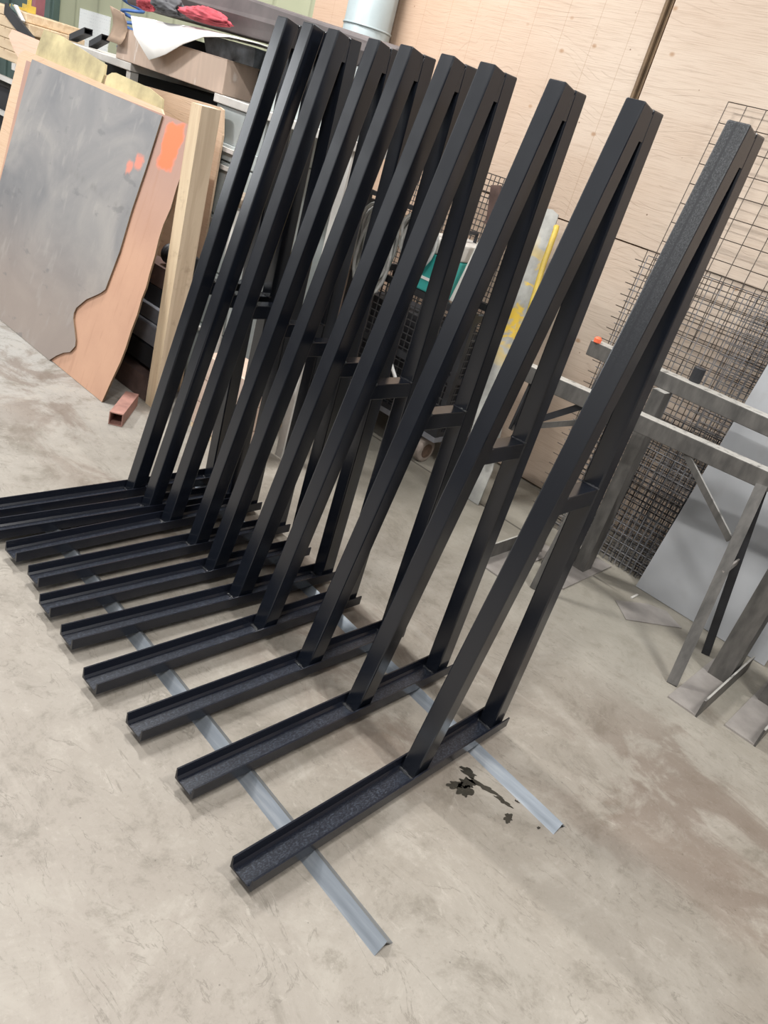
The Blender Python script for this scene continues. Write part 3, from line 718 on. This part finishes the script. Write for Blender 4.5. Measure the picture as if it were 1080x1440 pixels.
# ---------------------------------------------------------------- trestle with A-frame legs
ts = thing('steel_trestle', 'long steel trestle with splayed bar legs and a whitened top, the front one of two', 'trestle', (2.25, .4, 0))
def tp(b, name, mat=None, root=None, **k):
    root = root or ts
    o = b.build(name, mat or M['worn'], org=root.location, **k); o.parent = root; o.location = (0,0,0); return o
A, Bq = Vector((2.185, 1.02, .862)), Vector((2.40, -.50, .862))
dv = (Bq-A).normalized(); rv = Vector((-dv.y, dv.x, 0))   # rv points to +x side
if rv.x < 0: rv = -rv
b = MB(); b.bar(A, Bq, .07, .076); rl = tp(b, 'top_rail', bevel=.003)
def onr(y): return A.lerp(Bq, (A.y-y)/(A.y-Bq.y))
for (yt, f1, f2) in ((-.10, (2.04, -.225), (2.44, -.215)), (.52, (2.05, .50), (2.31, .61))):
    t0 = onr(yt)
    for k, f in enumerate((f1, f2)):
        s_ = -1 if k == 0 else 1
        b = MB(); b.bar(t0+rv*s_*.042+Vector((0,0,-.02)), (f[0], f[1], .002), .045 if k == 0 else .036, .012, up=(1,.2,0)); tp(b, 'leg', M['worn'] if k == 0 else M['dark'])
    m0 = (t0+rv*-.042).lerp(Vector((f1[0], f1[1], 0)), .45); m1 = (t0+rv*.042).lerp(Vector((f2[0], f2[1], 0)), .45)
    b = MB(); b.bar(m0, m1, .008, .03); tp(b, 'leg_tie', M['plate'])
b = MB(); b.bar((2.28, .215, .825), (2.235, -.115, .60), .012, .028); tp(b, 'brace', M['worn'])
b = MB(); b.bar((2.225, .70, .83), (2.19, .97, .60), .012, .030); tp(b, 'brace', M['dark'])
b = MB(); b.bar((2.225, .62, .79), (2.19, .99, .585), .012, .026); tp(b, 'brace', M['worn'])
b = MB(); b.bar((2.19, .99, .58), (2.19, .97, .84), .012, .03); tp(b, 'hanger', M['dark'])
for yy in (-.14, -.17):
    p = onr(yy)-rv*.036; b = MB(); b.lathe([(.006, -.002), (.006, .004)], 10, Matrix.Translation(p+Vector((0,0,-.005))) @ Matrix.Rotation(-PI/2, 4, 'Y')); tp(b, 'bolt', M['plate'])

# stands with T feet and the back rail
b = MB(); b.bar((2.555, .93, 1.012), (2.575, -.95, 1.012), .085, .072)
bk = b.build('steel_beam', M['worn'], org=(2.56, 0, .97), bevel=.003)
tag(bk, 'long steel beam with a whitened top, farther of the two parallel rails', 'beam')
def t_stand(cx, cy, x0, x1, h, label, wide=.1, fin=-1):
    r = thing('steel_stand', label, 'stand', (cx, cy, 0), 0, 'steel stands on T shaped feet')
    ya = cy-.052 if fin < 0 else cy-.07; b = MB(); b.box(x0, x1, ya, ya+.122, 0, .008); tp(b, 'foot_plate', M['plate'], r)
    yf = cy-.06 if fin < 0 else cy+.052; b = MB(); b.box(x0, x1, yf, yf+.008, .0, .085); tp(b, 'foot_fin', M['worn'], r)
    b = MB(); b.box(cx-wide/2, cx+wide/2, cy-wide*.36, cy+wide*.36, .008, h)
    tp(b, 'column', M['worn'], r)
    return r
t_stand(2.50, .50, 2.2, 2.70, .975, 'rough steel column on a T foot behind the nearest black frame', .085, 1)
t_stand(2.35, -.325, 1.93, 2.52, .82, 'steel column on a T foot at the right edge, beside the trestle legs', .12)
t_stand(2.40, -.545, 2.0, 2.55, .82, 'steel column whose T foot pokes in at the right edge, rightmost of the stands', .13)
t_stand(2.36, .72, 1.95, 2.5, .45, 'low steel stub stand on a T foot behind the second nearest black frame', .08, 1)
b = MB(); b.lathe([(.0, 1.048), (.026, 1.048), (.027, 1.052), (.027, 1.112), (.024, 1.116), (0, 1.116)], 20, Matrix.Translation((2.60, .42, 0)))
tag(b.build('black_pipe_offcut', M['dark'], org=(2.60, .42, 1.048), smooth=False), 'small black pipe offcut standing on the farther steel beam', 'pipe')
b = MB(); b.lathe([(.0, 1.048), (.018, 1.048), (.018, 1.066), (.010, 1.074), (0, 1.074)], 16, Matrix.Translation((2.52, .90, 0)))
tag(b.build('orange_marker', M['orange_dot'], org=(2.52, .90, 1.048)), 'small bright orange marker at the left end of the farther beam', 'marker')
# loose plate and paper bit on the floor
b = MB(); b.prism([(2.401,.245,.001),(2.295,.13,.001),(2.532,-.053,.001),(2.60,.06,.001),(2.556,.144,.001)], (0,0,.004))
tag(b.build('floor_plate', M['plate'], org=(2.45, .1, 0)), 'thin grey steel plate lying loose on the floor by the pale sheet', 'steel plate')
b = MB(); b.box(2.52, 2.59, .19, .20, 0, .005, mat=Matrix.Translation((0,.02,0)))
tag(b.build('wood_splinter', M['shelf'], org=(2.56, .2, 0)), 'pale splinter on the floor next to the loose plate', 'scrap')

# ---------------------------------------------------------------- plates, cart and clutter behind the frames
pl = leaning('grey_plate', M['yplate'], [(1.17,.003),(1.20,.2),(1.34,.58),(1.475,.948),(1.61,1.495),(1.66,1.51),(1.80,1.49),(1.585,.9),(1.42,.25),(1.40,.003)], 2.47, .008, 'grey steel plate with yellow overspray leaning behind the second black frame', 'steel plate', slope=.335)
b = MB(); b.tube([(2.52,1.25,.25),(2.645,1.345,.6),(2.765,1.45,.95),(2.865,1.53,1.25),(2.925,1.565,1.42),(2.935,1.575,1.44)], .016, 8)
tag(b.build('yellow_bar', M['yellow'], org=(2.7, 1.4, .3), smooth=True), 'yellow painted bar lying along the right edge of the leaning grey plate', 'bar')

ct = thing('welding_cart', 'dark wire basket cart on caster wheels behind the black frames', 'cart', (2.68, 2.0, 0))
b = MB()
for z in (.21, .54, .9):
    for p, q in (((2.52,1.62,z),(2.52,2.55,z)),((2.9,1.62,z),(2.9,2.55,z)),((2.52,1.62,z),(2.9,1.62,z)),((2.52,2.55,z),(2.9,2.55,z))): b.bar(p, q, .03, .04)
for x in (2.52, 2.9):
    for y in (1.62, 2.55): b.bar((x, y, .19), (x, y, .92), .035, .035)
b.bar((2.52, 2.55, .9), (2.50, 2.57, 1.32), .03, .03); b.bar((2.52, 1.62, .9), (2.52, 1.62, .93), .03, .03); b.bar((2.50, 2.60, 1.31), (2.50, 2.0, 1.31), .025, .025)
tp(b, 'frame', M['dark'], ct)
b = MB(); b.box(2.5, 2.92, 1.6, 2.57, .17, .20); tp(b, 'deck', M['steelblue'], ct)
b = MB(); b.box(2.62, 2.9, 1.66, 2.52, .20, .75); tp(b, 'storage_bin', M['void'], ct)
b = MB()
for k in range(24): b.bar((2.515, 1.62+k*.04, .54), (2.515, 1.62+k*.04, .9), .005, .005)
for k in range(10): b.bar((2.512, 1.62, .54+k*.04), (2.512, 2.55, .54+k*.04), .005, .005)
for k in range(24): b.bar((2.515, 1.62+k*.04, .22), (2.515, 1.62+k*.04, .52), .005, .005)
for k in range(8): b.bar((2.512, 1.62, .22+k*.04), (2.512, 2.55, .22+k*.04), .005, .005)
for k in range(10): b.bar((2.52+k*.04, 1.612, .22), (2.52+k*.04, 1.612, .9), .005, .005)
for k in range(17): b.bar((2.52, 1.609, .22+k*.04), (2.9, 1.609, .22+k*.04), .005, .005)
tp(b, 'basket_wires', M['bwire'], ct)
def caster(x, y):
    m = Matrix.Translation((x, y, .075)) @ Matrix.Rotation(PI/2, 4, 'X') @ Matrix.Scale(1.25, 4) @ Matrix.Translation((0,0,-.022))
    b = MB(); b.lathe([(.02,0),(.05,.0),(.059,.005),(.06,.01),(.06,.034),(.059,.039),(.05,.044),(.02,.044)], 28, m); w = tp(b, 'wheel', M['wheel'], ct, smooth=True)
    b = MB(); b.lathe([(.012,-.006),(.034,-.003),(.036,.0),(.036,.044),(.034,.047),(.012,.05)], 20, m); h_ = tp(b, 'hub', M['hub'], ct); h_.parent = w
    b = MB(); b.box(x-.018, x+.018, y+.036, y+.043, .06, .165); b.box(x-.018, x+.06, y-.036, y+.043, .156, .165); tp(b, 'fork', M['hub'], ct)
caster(2.565, 1.70); caster(2.565, 2.47)
for yy in (1.66, 2.5):
    b = MB(); b.box(2.84, 2.9, yy-.03, yy+.03, 0, .17); tp(b, 'rear_foot', M['hub'], ct)
ct2 = thing('welding_machine', 'teal welding machine with pale top on the wire cart', 'welding machine', (2.7, 1.96, .92))
b = MB(); b.box(2.5, 2.88, 1.84, 2.12, .922, 1.13); tp(b, 'case', M['teal'], ct2, bevel=.01)
b = MB(); b.box(2.5, 2.88, 1.84, 2.12, 1.132, 1.22); tp(b, 'top_cover', M['shelf'], ct2, bevel=.01)
b = MB(); b.tube([(2.56,1.98,1.22),(2.56,1.98,1.27),(2.82,1.98,1.27),(2.82,1.98,1.22)], .011, 8); tp(b, 'handle', M['dark'], ct2)
b = MB(); b.box(2.494, 2.5, 1.86, 2.1, .985, 1.0); tp(b, 'trim_strip', M['white'], ct2)
def bundle(name, c, n, r, label, seed, h=.45, w=.12):
    rnd = random.Random(seed); b = MB()
    for k in range(n):
        ax = rnd.uniform(.5, 1)*w; hz = h*rnd.uniform(.75, 1); ox = c[0]+rnd.uniform(-.035, .035); oy = c[1]+rnd.uniform(-.04, .04)
        pts = []
        for i in range(21):
            t = 2*PI*i/20
            pts.append((ox+.02*math.sin(2*t+k), oy+ax*math.sin(t), c[2]-hz*(1-math.cos(t))/2+.01*math.sin(3*t+k)))
        b.tube(pts, r, 6, cap=False)
    return tag(b.build(name, M['cable'], org=c, smooth=True), label, 'cable')
bundle('cable_coil', (2.455, 2.38, 1.28), 13, .011, 'grey welding cable coil hung on the left end of the wire cart', 2, .50, .13)
bundle('cable_coil', (2.43, 2.08, 1.30), 10, .010, 'pale cable coil hung on the cart bar beside the teal welding machine', 4, .30, .10)
b = MB(); b.tube([(2.46,2.17,.90),(2.44,2.12,.75),(2.45,2.04,.5),(2.47,1.92,.35),(2.46,1.86,.38),(2.46,1.84,.5),(2.47,1.86,.58)], .011, 8)
tag(b.build('hanging_hose', M['white'], org=(2.46, 1.95, .35), smooth=True), 'white hose looping down the front of the wire cart', 'hose')
b = MB(); b.box(2.42, 2.46, 2.42, 2.47, .60, .70); b.lathe([(.014, 0), (.012, .06)], 10, Matrix.Translation((2.44, 2.445, .70)))
tag(b.build('yellow_connector', M['yellow'], org=(2.44, 2.44, .6)), 'small yellow cable connector below the grey cable coil', 'connector')
# wire rack and bracket on the wall behind the cart
mesh_sheet('wire_rack_panel', 1.80, 2.75, 1.58, .032, .032, .003, 2.93, .05, M['bwire'], 'dark wire grid panel leaning on the wall behind the cart')
b = MB(); b.bar((2.60,1.80,1.55),(2.60,1.755,1.36), .06, .012, up=(1,0,0)); b.bar((2.58,1.76,1.365),(2.74,1.80,1.365), .06, .01)
b.bar((2.60,1.755,1.36),(2.54,1.80,.93), .04, .012, up=(1,0,0), mi=1)
tag(b.build('steel_bracket', [M['darkrust'], M['shelf']], org=(2.6, 1.75, .92)), 'bent brown steel bracket standing by the teal welding machine', 'bracket')
# crates between cabinet and cart
def crate(x0, x1, y0, y1, h, label, m):
    r = thing('wooden_crate', label, 'crate', ((x0+x1)/2, (y0+y1)/2, 0))
    n = max(2, int(h/.13))
    for k in range(n):
        b = MB(); za = .03+k*(h-.03)/n
        b.box(x0, x0+.016, y0, y1, za, za+(h-.03)/n-.006); b.box(x0, x1, y0-.016, y0, za, za+(h-.03)/n-.006); tp(b, 'slat', M[m], r)
    b = MB(); b.box(x0+.017, x1, y0+.001, y1, .02, h-.01); tp(b, 'core', M['card'], r)
    for xa in (x0, x1-.06):
        b = MB(); b.box(xa, xa+.06, y0, y1, 0, .02); tp(b, 'skid', M['timber'], r)
    return r
crate(1.42, 1.64, 2.0, 2.40, .42, 'low pale wooden crate on the floor behind the farthest black frames', 'ply_pink')
crate(1.95, 2.30, 2.16, 2.50, .32, 'low wooden crate between the cabinet and the wire cart', 'ply_pink')
b = MB(); b.bar((1.97,2.24,.325),(2.02,2.22,.58), .03, .12, up=(0,1,0))
tag(b.build('wood_wedge', M['orange'], org=(2.0, 2.23, .325)), 'orange brown wood offcut standing on the crate near the cart', 'wood offcut')
b = MB(); b.box(2.34, 2.66, 2.62, 3.1, 0, 1.02)
cb = b.build('tall_carton', M['card'], org=(2.5, 2.86, 0), bevel=.004); tag(cb, 'tall brown carton standing between the cabinet and the wire cart', 'box')
b = MB(); b.box(2.335, 2.34, 2.62, 3.1, .70, .712); b.box(2.335, 2.34, 2.62, 3.1, 1.0, 1.02); o = b.build('tape_strip', M['shelf'], org=(2.5, 2.86, 0)); o.parent = cb; o.location = (0,0,0)
b = MB(); b.box(2.36, 2.64, 2.64, 3.08, 1.022, 1.24); o2 = b.build('grey_bin', M['cabinet'], org=(2.5, 2.86, 1.022), bevel=.01)
tag(o2, 'pale grey bin standing on the tall brown carton', 'bin')
b = MB(); b.box(2.355, 2.645, 2.635, 3.085, 1.24, 1.262); o = b.build('lid', M['dark'], org=(2.5, 2.86, 1.022)); o.parent = o2; o.location = (0,0,0)

# ---------------------------------------------------------------- light
w = D.worlds.new('shop_light'); bpy.context.scene.world = w; w.use_nodes = True
nt = w.node_tree; bg = nt.nodes['Background']
tc = nt.nodes.new('ShaderNodeTexCoord'); sp = nt.nodes.new('ShaderNodeSeparateXYZ'); rp = nt.nodes.new('ShaderNodeValToRGB')
mr = nt.nodes.new('ShaderNodeMapRange'); mr.inputs[1].default_value = -1; mr.inputs[2].default_value = 1
nt.links.new(tc.outputs['Generated'], sp.inputs[0]); nt.links.new(sp.outputs[2], mr.inputs[0]); nt.links.new(mr.outputs[0], rp.inputs[0])
e = rp.color_ramp.elements
e[0].position = .46; e[0].color = (.14, .13, .12, 1); e[1].position = 1; e[1].color = (.80, .82, .84, 1)
e[1].color = (.32, .33, .35, 1); k = e.new(.515); k.color = (.42, .40, .38, 1); k = e.new(.56); k.color = (1.45, 1.43, 1.40, 1); k = e.new(.74); k.color = (1.45, 1.46, 1.48, 1); k = e.new(.84); k.color = (.55, .56, .58, 1)
nt.links.new(rp.outputs[0], bg.inputs[0]); bg.inputs[1].default_value = .56
def area(name, loc, size, power, rz=0, col=(1, .98, .95), tgt=None):
    l = D.lights.new(name, 'AREA'); l.shape = 'RECTANGLE'; l.size, l.size_y = size; l.energy = power; l.color = col
    o = D.objects.new(name, l); C.objects.link(o); o.location = loc; o.rotation_euler = (0, 0, rz)
    if tgt: o.rotation_euler = (Vector(tgt)-Vector(loc)).to_track_quat('-Z', 'Y').to_euler()
    return o
area('ceiling_light', (1.3, 3.0, 4.6), (.2, .9), 190)
area('ceiling_light', (-1.6, -.6, 4.6), (.2, .9), 185)
area('ceiling_light', (-1.4, 4.6, 4.6), (.25, 1.1), 225)
area('ceiling_light', (1.2, -2.0, 4.6), (.2, .9), 150)

area('edge_highlight_fill', (-3.2, 9.5, 3.0), (2.2, 2.2), 130, col=(.93, .97, 1), tgt=(.8, 2.5, .4))  # added lamp, no known source: bright post edges and paler far floor

# ---------------------------------------------------------------- camera
cd = D.cameras.new('camera'); cam = D.objects.new('camera', cd); C.objects.link(cam)
cam.location = (-.99124, -.76900, 1.71428); cam.rotation_euler = (1.098165, -.270694, -.802384)
cd.sensor_fit = 'VERTICAL'; cd.sensor_height = 36; cd.lens = 1096.563/1440*36; cd.clip_start = .02
sc = bpy.context.scene; sc.camera = cam
sc.view_settings.view_transform = 'Standard'; sc.view_settings.look = 'None'; sc.view_settings.exposure = -.02
